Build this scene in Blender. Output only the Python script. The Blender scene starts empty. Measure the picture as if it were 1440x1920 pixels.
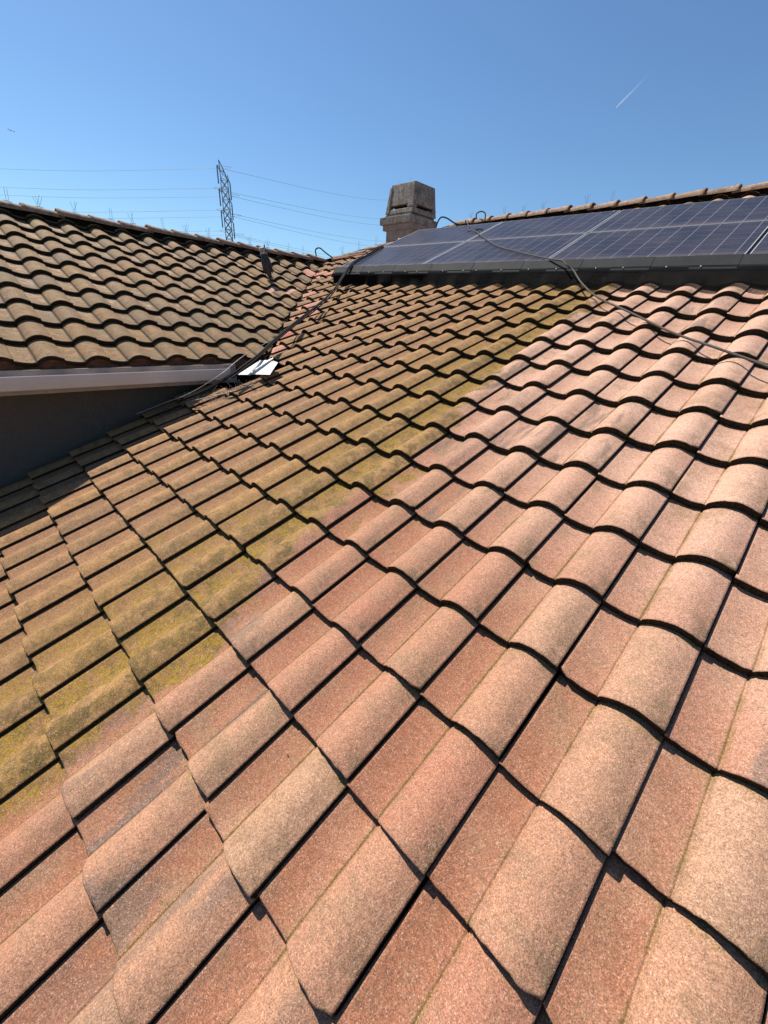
import bpy, bmesh, math, random
import numpy as np
from mathutils import Vector, Matrix
R = math.radians
rng = random.Random(7)
S = bpy.context.scene
COL = S.collection

# ------------------------------------------------------------------ camera, sky, sun
T = 5 / 12.0                       # roof pitch
TH = math.atan(T); c, s = math.cos(TH), math.sin(TH)
CAM = Vector((0.2332, -0.4917, 1.2489))
RX = Vector((0.70300692, 0.70865775, 0.05987873))
RY = Vector((0.34713856, -0.26844473, -0.89857234))
RZ = Vector((-0.62070612, 0.65248879, -0.43472094))
cam = bpy.data.cameras.new('camera'); co = bpy.data.objects.new('camera', cam); COL.objects.link(co)
m = Matrix.Identity(4)
for i in range(3):
    m[i][0] = RX[i]; m[i][1] = -RY[i]; m[i][2] = -RZ[i]; m[i][3] = CAM[i]
co.matrix_world = m
cam.sensor_fit = 'VERTICAL'; cam.sensor_height = 36.0; cam.lens = 36 * 754.8 / 1920
cam.clip_start = 0.02; cam.clip_end = 60000
S.camera = co

SUN = Vector((-0.65, -0.04, 1.0)).normalized()
w = bpy.data.worlds.new('World'); S.world = w; w.use_nodes = True
nt = w.node_tree; bg = nt.nodes['Background']
sky = nt.nodes.new('ShaderNodeTexSky'); sky.sky_type = 'NISHITA'; sky.sun_disc = False
sky.sun_elevation = math.asin(SUN.z); sky.sun_rotation = math.atan2(SUN.x, SUN.y)
sky.altitude = 100; sky.air_density = 1.0; sky.dust_density = 0.35; sky.ozone_density = 3.0
tint = nt.nodes.new('ShaderNodeMix'); tint.data_type = 'RGBA'; tint.blend_type = 'MULTIPLY'; tint.inputs[0].default_value = 1.0
tint.inputs[7].default_value = (0.80, 1.0, 1.13, 1)
nt.links.new(sky.outputs[0], tint.inputs[6]); nt.links.new(tint.outputs[2], bg.inputs[0]); bg.inputs[1].default_value = 0.075
sl = bpy.data.lights.new('sun', 'SUN'); sl.energy = 5.0; sl.angle = R(0.53); sl.color = (1.0, 0.94, 0.84)
so = bpy.data.objects.new('sun', sl); COL.objects.link(so)
so.rotation_euler = SUN.to_track_quat('Z', 'Y').to_euler(); so.location = SUN * 30
S.view_settings.view_transform = 'Standard'; S.view_settings.look = 'None'
S.view_settings.exposure = 0.6; S.view_settings.gamma = 1.0

# ------------------------------------------------------------------ helpers
def tag(o, label=None, cat=None, group=None, kind=None):
    if label: o['label'] = label
    if cat: o['category'] = cat
    if group: o['group'] = group
    if kind: o['kind'] = kind
    return o
def empty(name, loc=(0, 0, 0), mat=None):
    o = bpy.data.objects.new(name, None); COL.objects.link(o)
    o.empty_display_size = 0.1
    if mat is not None: o.matrix_world = mat
    else: o.location = loc
    return o
def link(name, me, parent=None, mw=None):
    o = bpy.data.objects.new(name, me); COL.objects.link(o)
    if parent is not None: o.parent = parent
    if mw is not None:
        o.matrix_local = mw
    return o
class MB:
    def __init__(self): self.v = []; self.f = []; self.s = []
    def add(self, vs, fs, smooth=False):
        b = len(self.v); self.v += [tuple(p) for p in vs]
        self.f += [tuple(b + i for i in f) for f in fs]; self.s += [smooth] * len(fs)
    def box(self, x0, x1, y0, y1, z0, z1):
        vs = [(x, y, z) for x in (x0, x1) for y in (y0, y1) for z in (z0, z1)]
        self.add(vs, [(0, 1, 3, 2), (4, 6, 7, 5), (0, 4, 5, 1), (2, 3, 7, 6), (0, 2, 6, 4), (1, 5, 7, 3)])
    def frustum(self, b, t, z0, z1):
        (a0, a1, b0, b1), (c0, c1, d0, d1) = b, t
        vs = [(a0, b0, z0), (a1, b0, z0), (a1, b1, z0), (a0, b1, z0), (c0, d0, z1), (c1, d0, z1), (c1, d1, z1), (c0, d1, z1)]
        self.add(vs, [(0, 3, 2, 1), (4, 5, 6, 7), (0, 1, 5, 4), (1, 2, 6, 5), (2, 3, 7, 6), (3, 0, 4, 7)])
    def tube(self, pts, r, n=8, caps=True, smooth=True):
        pts = [Vector(p) for p in pts]; rs = r if isinstance(r, (list, tuple)) else [r] * len(pts)
        rings = []; up = None
        for i, p in enumerate(pts):
            d = (pts[min(i + 1, len(pts) - 1)] - pts[max(i - 1, 0)])
            if d.length < 1e-9: d = Vector((0, 0, 1))
            d.normalize()
            if up is None:
                up = Vector((0, 0, 1)) if abs(d.z) < 0.9 else Vector((1, 0, 0))
            a = d.cross(up)
            if a.length < 1e-5: a = d.cross(Vector((0.3, 1, 0.2)))
            a.normalize(); b = a.cross(d).normalized(); up = b
            rings.append([p + (a * math.cos(2 * math.pi * k / n) + b * math.sin(2 * math.pi * k / n)) * rs[i] for k in range(n)])
        vs = [v for ring in rings for v in ring]; fs = []
        for i in range(len(rings) - 1):
            for k in range(n):
                fs.append((i * n + k, i * n + (k + 1) % n, (i + 1) * n + (k + 1) % n, (i + 1) * n + k))
        self.add(vs, fs, smooth)
        if caps: self.add(rings[0], [tuple(range(n))]); self.add(rings[-1], [tuple(range(n))[::-1]])
    def ring_stack(self, rings, smooth=True, close=True):
        n = len(rings[0]); vs = [v for r_ in rings for v in r_]; fs = []
        for i in range(len(rings) - 1):
            for k in range(n):
                fs.append((i * n + k, i * n + (k + 1) % n, (i + 1) * n + (k + 1) % n, (i + 1) * n + k))
        if close: fs.append(tuple(range(n))[::-1]); fs.append(tuple((len(rings) - 1) * n + k for k in range(n)))
        self.add(vs, fs, smooth)
    def ball(self, cen, rad, nu=16, nv=10, rot=None, fn=None):
        rings = []
        for j in range(nv + 1):
            ph = math.pi * (0.02 + 0.96 * j / nv) - math.pi / 2
            ring = []
            for i in range(nu):
                t = 2 * math.pi * i / nu
                p = Vector((math.cos(ph) * math.cos(t) * rad[0], math.cos(ph) * math.sin(t) * rad[1], math.sin(ph) * rad[2]))
                if fn: p = fn(p)
                if rot: p = rot @ p
                ring.append(p + Vector(cen))
            rings.append(ring)
        self.ring_stack(rings)
    def build(self, name, mat, parent=None, mw=None, bevel=0):
        me = bpy.data.meshes.new(name); me.from_pydata(self.v, [], self.f)
        me.polygons.foreach_set('use_smooth', self.s); me.materials.append(mat); me.update()
        o = link(name, me, parent, mw)
        if bevel:
            b = o.modifiers.new('bevel', 'BEVEL'); b.width = bevel; b.segments = 2; b.limit_method = 'ANGLE'; b.angle_limit = R(40)
        return o
def spline(pts, k=6):
    P = [Vector(p) for p in pts]; out = []
    for i in range(len(P) - 1):
        p0, p1, p2, p3 = P[max(i - 1, 0)], P[i], P[i + 1], P[min(i + 2, len(P) - 1)]
        for j in range(k):
            t = j / k
            out.append(0.5 * ((2 * p1) + (p2 - p0) * t + (2 * p0 - 5 * p1 + 4 * p2 - p3) * t * t + (3 * p1 - p0 - 3 * p2 + p3) * t ** 3))
    out.append(P[-1]); return out

# ---- node shorthand
class N:
    def __init__(self, name):
        self.m = bpy.data.materials.new(name); self.m.use_nodes = True
        self.t = self.m.node_tree; self.t.nodes.clear()
        self.out = self.t.nodes.new('ShaderNodeOutputMaterial')
        self.b = self.t.nodes.new('ShaderNodeBsdfPrincipled'); self.t.links.new(self.b.outputs[0], self.out.inputs[0])
    def n(self, typ, **kw):
        o = self.t.nodes.new(typ)
        for k, v in kw.items(): setattr(o, k, v)
        return o
    def set(self, sock, v):
        if hasattr(v, 'is_output') or isinstance(v, bpy.types.NodeSocket): self.t.links.new(v, sock)
        else:
            if isinstance(v, (tuple, list)) and len(v) == 3 and sock.type == 'RGBA': v = (*v, 1)
            sock.default_value = v
    def math(self, op, a, b=None, c_=None, clamp=False):
        o = self.n('ShaderNodeMath', operation=op, use_clamp=clamp); self.set(o.inputs[0], a)
        if b is not None: self.set(o.inputs[1], b)
        if c_ is not None: self.set(o.inputs[2], c_)
        return o.outputs[0]
    def mix(self, f, a, b, blend='MIX'):
        o = self.n('ShaderNodeMix', data_type='RGBA', blend_type=blend)
        self.set(o.inputs[0], f); self.set(o.inputs[6], a); self.set(o.inputs[7], b); return o.outputs[2]
    def noise(self, vec, scale, detail=3, rough=0.55, out=0, dist=0.0):
        o = self.n('ShaderNodeTexNoise'); self.set(o.inputs['Vector'], vec); o.inputs['Scale'].default_value = scale
        o.inputs['Detail'].default_value = detail; o.inputs['Roughness'].default_value = rough; o.inputs['Distortion'].default_value = dist
        return o.outputs[out]
    def ramp(self, v, lo, hi, a=0.0, b=1.0, smooth=True):
        o = self.n('ShaderNodeMapRange'); 
        if smooth: o.interpolation_type = 'SMOOTHSTEP'
        self.set(o.inputs[0], v); self.set(o.inputs[1], lo); self.set(o.inputs[2], hi); self.set(o.inputs[3], a); self.set(o.inputs[4], b)
        return o.outputs[0]
    def vmath(self, op, a, b=None):
        o = self.n('ShaderNodeVectorMath', operation=op); self.set(o.inputs[0], a)
        if b is not None: self.set(o.inputs[1], b)
        return o.outputs[0]
    def xyz(self, v):
        o = self.n('ShaderNodeSeparateXYZ'); self.set(o.inputs[0], v); return o.outputs
    def comb(self, x, y, z):
        o = self.n('ShaderNodeCombineXYZ'); self.set(o.inputs[0], x); self.set(o.inputs[1], y); self.set(o.inputs[2], z); return o.outputs[0]
    def bump(self, h, dist, strength=1.0):
        o = self.n('ShaderNodeBump'); o.inputs['Strength'].default_value = strength; o.inputs['Distance'].default_value = dist
        self.set(o.inputs['Height'], h); self.t.links.new(o.outputs[0], self.b.inputs['Normal'])
    def fin(self, col, rough=0.8, metal=0.0, spec=0.3):
        self.set(self.b.inputs['Base Color'], col); self.set(self.b.inputs['Roughness'], rough)
        self.set(self.b.inputs['Metallic'], metal); self.b.inputs['Specular IOR Level'].default_value = spec
        return self.m
def plain(name, col, rough=0.7, metal=0.0, var=0.25, scale=6.0, spec=0.3, bump=0.0):
    g = N(name); tc = g.n('ShaderNodeTexCoord').outputs['Object']
    nz = g.noise(tc, scale, 4, 0.65)
    k = g.ramp(nz, 0.3, 0.7, 1 - var, 1 + var * 0.6, False)
    cc = g.mix(1.0, col, g.comb(k, k, k), 'MULTIPLY')
    if bump: g.bump(nz, bump)
    return g.fin(cc, rough, metal, spec)

# ------------------------------------------------------------------ tile material
def tile_material(kind):
    g = N('concrete_tile_' + kind)
    tc = g.n('ShaderNodeTexCoord').outputs['Object']
    if kind == 'cap':
        oi = g.n('ShaderNodeObjectInfo').outputs['Random']
        wn = g.n('ShaderNodeTexWhiteNoise', noise_dimensions='1D'); g.set(wn.inputs[1], oi)
        rnd = wn.outputs['Color']
        tcx = g.vmath('ADD', tc, g.vmath('SCALE', rnd)); 
        off = g.n('ShaderNodeVectorMath', operation='SCALE'); g.set(off.inputs[0], rnd); off.inputs['Scale'].default_value = 37.0
        tcv = g.vmath('ADD', tc, off.outputs[0]); lu = 0.7; lv = 0.5; fresh = 0.0
    else:
        rnd = g.n('ShaderNodeAttribute', attribute_name='rnd').outputs['Vector']
        loc = g.xyz(g.n('ShaderNodeAttribute', attribute_name='loc').outputs['Vector'])
        lu, lv, fresh = loc[0], loc[1], loc[2]
        off = g.n('ShaderNodeVectorMath', operation='SCALE'); g.set(off.inputs[0], rnd); off.inputs['Scale'].default_value = 23.0
        tcv = g.vmath('ADD', tc, off.outputs[0])
    r = g.xyz(rnd)
    # grains
    g1 = g.noise(tc, 330, 2, 0.75); g2 = g.noise(tc, 170, 2, 0.6)
    wg = g.n('ShaderNodeTexVoronoi'); g.set(wg.inputs['Vector'], tc); wg.inputs['Scale'].default_value = 430
    grain = g.xyz(wg.outputs['Color'])[0]
    # clean pink concrete
    a = g.mix(r[0], (0.405, 0.215, 0.130), (0.375, 0.165, 0.102))
    a = g.mix(g.ramp(r[1], 0.55, 1.0, 0, 0.6), a, (0.42, 0.255, 0.155))
    mott = g.noise(tcv, 9, 4, 0.6)
    a = g.mix(g.ramp(mott, 0.35, 0.7, 0.0, 0.55), a, (0.31, 0.17, 0.105))
    if kind != 'cap':
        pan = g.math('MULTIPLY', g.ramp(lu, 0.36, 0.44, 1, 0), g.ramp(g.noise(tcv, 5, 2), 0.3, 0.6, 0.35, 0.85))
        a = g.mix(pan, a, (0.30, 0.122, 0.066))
        # flashed charcoal streaks following the slope
        ob = g.xyz(tc)
        bl = g.math('MULTIPLY', g.ramp(g.math('ADD', ob[1], g.math('MULTIPLY', ob[0], 0.5)), 0.3, 2.0, 0, 0.85), g.ramp(g.noise(tc, 2.2, 3), 0.25, 0.65, 0.5, 1.0))
        a = g.mix(bl, a, (0.57, 0.355, 0.26))  # paler up the slope: light fall-off toward the foreground put into the colour
        # soft brown staining and small lichen freckles
        a = g.mix(g.ramp(g.noise(tcv, 4.5, 5, 0.7), 0.50, 0.68, 0, 0.6), a, (0.27, 0.165, 0.095))
        fv = g.n('ShaderNodeTexVoronoi'); g.set(fv.inputs['Vector'], g.vmath('ADD', tc, g.n('ShaderNodeTexNoise').outputs[0])); fv.inputs['Scale'].default_value = 26
        a = g.mix(g.math('MULTIPLY', g.ramp(fv.outputs['Distance'], 0.12, 0.05, 0, 0.6), g.ramp(g.xyz(fv.outputs['Color'])[0], 0.82, 0.86, 0, 1)), a, (0.14, 0.10, 0.055))
        st = g.vmath('MULTIPLY', tcv, (9.0, 1.6, 9.0))
        fl = g.noise(st, 1.0, 3, 0.55, dist=0.3)
        amt = g.ramp(r[2], 0.45, 1.0, 0.0, 0.75)
        thr = g.ramp(fl, 0.50, 0.62, 0, 1)
        a = g.mix(g.math('MULTIPLY', thr, amt), a, (0.15, 0.11, 0.09))
        # moss creeping out from under the course above
        mo = g.math('MULTIPLY', g.ramp(lv, 0.90, 1.02, 0, 1), g.ramp(g.noise(tcv, 12, 4, 0.7), 0.45, 0.60, 0, 0.75))
        a = g.mix(mo, a, (0.20, 0.14, 0.045))
        # brown film towards groove
        gr = g.math('MULTIPLY', g.ramp(g.math('ABSOLUTE', g.math('SUBTRACT', lu, 0.41)), 0.0, 0.045, 1, 0), g.ramp(g.noise(tcv, 7, 2), 0.4, 0.6, 0.1, 0.8))
        a = g.mix(gr, a, (0.22, 0.14, 0.055))
        # dark damp patch on lower right of barrel
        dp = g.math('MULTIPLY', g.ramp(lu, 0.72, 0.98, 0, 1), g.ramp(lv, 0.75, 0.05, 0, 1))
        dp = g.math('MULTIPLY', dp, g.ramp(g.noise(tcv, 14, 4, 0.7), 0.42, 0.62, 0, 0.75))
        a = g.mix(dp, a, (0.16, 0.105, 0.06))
    # weathered brown
    if kind == 'wing':
        b = g.mix(r[0], (0.27, 0.15, 0.070), (0.175, 0.112, 0.066))
        b = g.mix(g.ramp(r[1], 0.3, 1.0, 0, 0.8), b, (0.29, 0.15, 0.055))
    elif kind == 'cap':
        b = g.mix(r[0], (0.39, 0.255, 0.185), (0.32, 0.215, 0.15))
    else:
        b = g.mix(r[0], (0.37, 0.198, 0.078), (0.275, 0.150, 0.070))
        b = g.mix(g.ramp(r[1], 0.5, 1.0, 0, 0.7), b, (0.30, 0.165, 0.08))
    blot = g.noise(tcv, 16, 5, 0.68)
    b = g.mix(g.ramp(blot, 0.42, 0.64, 0, 0.6 if kind == 'main' else 0.75), b, (0.135, 0.080, 0.036))
    b = g.mix(g.ramp(g.noise(tcv, 11, 4, 0.6, 0), 0.56, 0.7, 0, 0.5), b, (0.40, 0.225, 0.085))
    if kind == 'main':
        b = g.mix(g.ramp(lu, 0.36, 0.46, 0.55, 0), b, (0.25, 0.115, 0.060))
        x = g.xyz(tc)
        # boundary of the cleaned area: a wobbling line about 4 tiles left of the origin
        wob = g.math('ADD', g.math('MULTIPLY', g.math('SUBTRACT', g.noise(tc, 1.3, 2, 0.5), 0.5), 0.45), g.math('MULTIPLY', g.math('SUBTRACT', g.noise(tc, 7.0, 4, 0.6), 0.5), 0.42))
        wob2 = g.math('MULTIPLY', g.math('SUBTRACT', r[0], 0.5), 0.10)
        d = g.math('ADD', g.math('ADD', x[0], g.math('MULTIPLY', x[1], 0.03)), g.math('ADD', wob, wob2))
        lic = g.math('MULTIPLY', g.ramp(d, -2.45, -1.45, 0, 0.95), g.ramp(g.noise(tc, 60, 4, 0.75), 0.36, 0.56, 0.1, 1))
        b = g.mix(g.math('MULTIPLY', g.ramp(d, -2.0, -1.4, 0, 0.75), g.ramp(g.noise(tcv, 13, 5, 0.7), 0.44, 0.58, 0, 1)), b, (0.070, 0.050, 0.018))
        lic = g.math('MULTIPLY', lic, g.ramp(g.noise(tcv, 10, 3, 0.6), 0.35, 0.6, 0.3, 1))
        panm = g.ramp(lu, 0.38, 0.52, 1.0, 0.42)
        b = g.mix(g.math('MULTIPLY', lic, panm), b, (0.27, 0.165, 0.014))
        wm = g.ramp(d, -1.20, -1.12, 1, 0)
        edge = g.math('MULTIPLY', g.ramp(g.noise(tc, 24, 4, 0.65), 0.5, 0.62, 0, 0.35), g.ramp(d, -1.2, -0.7, 1, 0))
        wm = g.math('MAXIMUM', wm, edge)
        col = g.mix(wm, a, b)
    elif kind == 'wing':
        b = g.mix(g.math('MULTIPLY', g.ramp(g.noise(tc, 4, 3), 0.45, 0.6), 0.45), b, (0.15, 0.115, 0.045))
        # pale scraped streaks lying across the pans
        sv = g.vmath('MULTIPLY', tcv, (11.0, 55.0, 11.0))
        sc = g.math('MULTIPLY', g.ramp(g.noise(sv, 1.0, 3, 0.6), 0.53, 0.58, 0, 1), g.math('MULTIPLY', g.ramp(lu, 0.34, 0.4, 1, 0.1), g.ramp(lv, 0.15, 0.35, 0, 1)))
        sc = g.math('MULTIPLY', sc, g.ramp(g.xyz(tc)[1], 0.5, 1.4, 0.15, 0.9))
        b = g.mix(sc, b, (0.46, 0.34, 0.24))
        rim = g.math('MULTIPLY', g.ramp(lv, 0.10, 0.0, 0, 0.55), g.ramp(g.xyz(tc)[1], 0.3, 0.34, 1, 0.3))
        b = g.mix(rim, b, (0.33, 0.25, 0.17))
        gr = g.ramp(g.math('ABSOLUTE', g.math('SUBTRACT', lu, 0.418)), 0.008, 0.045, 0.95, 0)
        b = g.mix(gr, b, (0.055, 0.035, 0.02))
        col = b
    else:
        col = b
    if kind != 'cap':
        col = g.mix(g.ramp(fresh, 0.5, 0.6, 0, 0.9), col, (0.52, 0.23, 0.16))
        col = g.mix(g.ramp(fresh, 1.5, 1.6, 0, 0.9), col, (0.46, 0.13, 0.09))
        upper = g.math('MULTIPLY', g.ramp(fresh, -0.6, -0.5, 1, 0), g.ramp(lv, 0.62, 0.66, 0, 1))
        col = g.mix(upper, col, (0.55, 0.30, 0.23))
    # sandy grain: dark and light specks
    dk = g.ramp(g1, 0.32, 0.66, 0.52, 1.28, False)
    dk2 = g.math('MULTIPLY', g.ramp(g2, 0.32, 0.68, 0.80, 1.18, False), g.ramp(g.noise(tc, 75, 3, 0.7), 0.3, 0.7, 0.80, 1.18, False))
    k = g.math('MULTIPLY', dk, dk2)
    col = g.mix(1.0, col, g.comb(k, k, k), 'MULTIPLY')
    lt = g.ramp(grain, 0.93, 0.97, 0, 0.40 if kind == 'main' else 0.2)
    col = g.mix(g.ramp(grain, 0.12, 0.06, 0, 0.45), col, g.mix(1.0, col, (0.45, 0.36, 0.30), 'MULTIPLY'))
    col = g.mix(lt, col, (0.62, 0.47, 0.37))
    h = g.math('ADD', g.math('MULTIPLY', g1, 0.6), g.math('MULTIPLY', g2, 0.7))
    h = g.math('ADD', h, g.math('MULTIPLY', mott, 1.5))
    g.bump(h, 0.0022, 0.9)
    return g.fin(col, 0.82, 0.0, 0.25)
M_main = tile_material('main'); M_wing = tile_material('wing'); M_cap = tile_material('cap')
M_dark = plain('dark_underlay_gap_shade', (0.016, 0.012, 0.010), 0.95, var=0.4, spec=0.03)
M_butt = plain('mossy_shaded_tile_edge', (0.035, 0.026, 0.016), 0.95, var=0.8, scale=120, bump=0.003, spec=0.05)  # moss, with the shade of the joints put into the near-black colour
M_mortar = plain('bird_stop_clay', (0.20, 0.085, 0.05), 0.9, var=0.5, scale=18)
M_gutter = plain('painted_gutter_metal', (0.60, 0.53, 0.49), 0.45, var=0.10, scale=3)
M_wall = plain('stucco', (0.11, 0.088, 0.074), 0.9, var=0.12, scale=40, bump=0.002)
M_wood = plain('painted_wood', (0.35, 0.28, 0.24), 0.7)
M_black = plain('black_rubber', (0.013, 0.012, 0.012), 0.75, var=0.3, scale=30, spec=0.12)
M_hose = plain('grey_hose', (0.075, 0.062, 0.054), 0.7, var=0.25, scale=30, spec=0.2)
M_copper = plain('copper_pipe', (0.40, 0.20, 0.12), 0.6, var=0.4, scale=12)
M_wire = plain('galvanised_wire', (0.30, 0.30, 0.31), 0.5, 0.4)
M_net = plain('dull_netting_wire', (0.16, 0.15, 0.14), 0.8)
M_steel = plain('tower_steel', (0.13, 0.15, 0.18), 0.6, 0.2)
M_white = plain('white_painted_metal', (0.68, 0.67, 0.64), 0.6, var=0.22, scale=14)
M_skirt = plain('black_anodised_skirt', (0.034, 0.036, 0.038), 0.7, 0.0, var=0.3, scale=4, spec=0.08)
M_alu = plain('aluminium_frame', (0.66, 0.66, 0.66), 0.35, 0.6, var=0.08)
M_mesh = plain('black_wire_mesh', (0.012, 0.012, 0.012), 0.8, spec=0.05)

# ------------------------------------------------------------------ tile fields
L = 0.3309
PROFILE = [(0.000, .0185), (.012, .0155), (.028, .0110), (.050, .0060), (.075, .0025), (.100, .0015), (.117, .0035), (.1205, .0040),
           (.1228, .0005), (.1262, .0005), (.1285, .011), (.136, .0190), (.147, .0290), (.160, .0385), (.176, .0475), (.195, .0540), (.213, .0565),
           (.231, .0555), (.249, .0515), (.265, .0455), (.279, .0392), (.2895, .0350), (.2970, .0325)]
ROWS = [0.0, 0.0035, 0.012, 0.10, 0.20, 0.30, 0.405]
N0 = -0.050
def lift(v): return 0.047 - 0.1135 * v
def prof(u):
    u = u % 0.3
    for (a, za), (b, zb) in zip(PROFILE, PROFILE[1:]):
        if a <= u <= b: return za + (zb - za) * (u - a) / (b - a)
    return 0.01
def make_tile(W, th=0.036):
    """closed solid tile, local u 0..W, v 0..0.405; returns verts (n,3), faces, smooth, loc (n,3)"""
    sc = W / 0.30; vs = []; lc = []
    nP = len(PROFILE)
    for j, v in enumerate(ROWS):
        for (u, z) in PROFILE:
            zz = z + lift(v) - (0.0035 if j == 0 else 0.0) - (0.0006 if j == 1 else 0)
            vs.append((u * sc, v, zz)); lc.append((u / 0.3, v / L, 0))
    nR = len(ROWS); b0 = len(vs)
    for v in (0.002, ROWS[-1]):
        for i, (u, z) in enumerate(PROFILE):
            vs.append((u * sc, v, z + lift(v) - th)); lc.append((u / 0.3, v / L, 0))
    fs = []; sm = []
    for j in range(nR - 1):
        for i in range(nP - 1):
            a = j * nP + i; fs.append((a, a + 1, a + 1 + nP, a + nP)); sm.append(True)
    for i in range(nP - 1):
        fs.append((i, b0 + i, b0 + i + 1, i + 1)); sm.append(False)                          # butt
        fs.append((b0 + i, b0 + nP + i, b0 + nP + i + 1, b0 + i + 1)); sm.append(False)      # underside
        t = (nR - 1) * nP + i; fs.append((t, t + 1, b0 + nP + i + 1, b0 + nP + i)); sm.append(False)
    fs.append(tuple([j * nP for j in range(nR)] + [b0 + nP, b0])); sm.append(False)
    fs.append(tuple([b0 + nP - 1, b0 + 2 * nP - 1] + [j * nP + nP - 1 for j in reversed(range(nR))])); sm.append(False)
    return np.array(vs), fs, sm, np.array(lc)
def tile_field(name, mat, cells, W, u0, planes_for, fresh, parent, mw, seed):
    """cells: list of (k, row); planes_for(row) -> list of (point, normal) in field coords; keeps the side the normal points to"""
    r_ = random.Random(seed)
    tv, tf, ts, tl = make_tile(W)
    V = []; F = []; SM = []; RN = []; LC = []; nb = 0
    for (k, row) in cells:
        du, dv, dn = r_.uniform(-.0012, .0012), r_.gauss(0, .0035), r_.uniform(-.0015, .003)
        rot = r_.gauss(0, .0045); tilt = r_.uniform(-.006, .006)
        if r_.random() < .05: dv -= r_.uniform(.004, .012); rot *= 2.2; dn += .002
        P = tv.copy()
        # hand-worn butt edge
        amp = r_.uniform(0.0003, 0.0016); ph = r_.uniform(0, 50)
        nP = len(PROFILE)
        for i in range(nP):
            dd = amp * (math.sin(i * 2.3 + ph) + 0.6 * math.sin(i * 5.1 + 2 * ph)) + r_.uniform(-.0006, .0006)
            for base in (i, nP + i, len(ROWS) * nP + i): P[base, 1] += dd
        if r_.random() < 0.22:      # a corner broken off the butt edge
            right = r_.random() < 0.6; span = r_.uniform(.012, .035); dep = r_.uniform(.006, .020)
            for i in range(nP):
                e_ = (PROFILE[-1][0] - PROFILE[i][0]) if right else PROFILE[i][0]
                if e_ < span:
                    dd = dep * (1 - e_ / span) ** .6
                    for base in (i, nP + i, 2 * nP + i, len(ROWS) * nP + i): P[base, 1] = max(P[base, 1], dd * r_.uniform(.8, 1.1) + (.003 if base >= nP else 0) + (.004 if 2 * nP <= base < 3 * nP else 0))
                    P[i, 2] -= .003
        cu, cr = P[:, 0] - W / 2, P[:, 1].copy()
        P[:, 2] += tilt * cu + dn
        P[:, 0] += -rot * cr * 0.5 + du; P[:, 1] += rot * cu + dv
        P[:, 0] += u0 + k * W; P[:, 1] += row * L; P[:, 2] += N0
        rn = (r_.random(), r_.random(), r_.random()); fr = fresh.get((k, row), 0)
        LCt = tl.copy(); LCt[:, 2] = fr
        cut = []; out = False
        for (pt, no) in planes_for(row):
            d = (P[:, 0] - pt[0]) * no[0] + (P[:, 1] - pt[1]) * no[1]
            if d.max() < 0.01: out = True; break
            if d.min() < 0: cut.append((pt, no))
        if out: continue
        if not cut:
            V.append(P); F += [tuple(nb + i for i in f) for f in tf]; SM += ts
            RN.append(np.tile(rn, (len(P), 1))); LC.append(LCt); nb += len(P); continue
        bm = bmesh.new(); ly = bm.verts.layers.float_vector.new('loc')
        bv = []
        for p, l in zip(P, LCt): v = bm.verts.new(p); v[ly] = l; bv.append(v)
        for f, sm_ in zip(tf, ts):
            ff = bm.faces.new([bv[i] for i in f]); ff.smooth = sm_
        for (pt, no) in cut:
            jit = r_.uniform(-0.012, 0.02)
            q = (pt[0] + no[0] * jit, pt[1] + no[1] * jit, 0)
            rsl = bmesh.ops.bisect_plane(bm, geom=bm.verts[:] + bm.edges[:] + bm.faces[:], plane_co=q, plane_no=(no[0], no[1], 0), clear_inner=True)
            ed = [e for e in rsl['geom_cut'] if isinstance(e, bmesh.types.BMEdge)]
            if ed:
                try: bmesh.ops.holes_fill(bm, edges=ed, sides=0)
                except Exception: pass
        bm.verts.index_update()
        if len(bm.verts) > 8:
            V.append(np.array([v.co[:] for v in bm.verts])); LC.append(np.array([v[ly][:] for v in bm.verts]))
            for f in bm.faces: F.append(tuple(nb + v.index for v in f.verts)); SM.append(f.smooth)
            RN.append(np.tile(rn, (len(bm.verts), 1))); nb += len(bm.verts)
        bm.free()
    V = np.concatenate(V); RN = np.concatenate(RN); LC = np.concatenate(LC)
    me = bpy.data.meshes.new(name); me.from_pydata(V.tolist(), [], F)
    me.polygons.foreach_set('use_smooth', SM)
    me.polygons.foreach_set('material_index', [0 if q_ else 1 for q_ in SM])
    a = me.attributes.new('rnd', 'FLOAT_VECTOR', 'POINT'); a.data.foreach_set('vector', RN.astype('f').ravel())
    a = me.attributes.new('loc', 'FLOAT_VECTOR', 'POINT'); a.data.foreach_set('vector', LC.astype('f').ravel())
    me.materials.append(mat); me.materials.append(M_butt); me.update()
    return link(name, me, parent, mw)

# frames: main roof (u along courses, v up the slope, n out), wing roof
MF = Matrix(((1, 0, 0, 0), (0, c, -s, 0), (0, s, c, 0), (0, 0, 0, 1)))
XE = -3.905; YE = -0.19
WF = Matrix(((0, -c, s, XE), (1, 0, 0, YE), (0, s, c, (-2.03 - XE) * T), (0, 0, 0, 1)))
XR, YR = -7.05, 6.75               # ridge positions
ZW, ZM = (-2.03 - XR) * T, YR * T  # apex heights
house = tag(empty('house', (0, 0, 0)), 'tiled-roof house with two slopes meeting in a valley, a concrete chimney behind', 'house')

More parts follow.
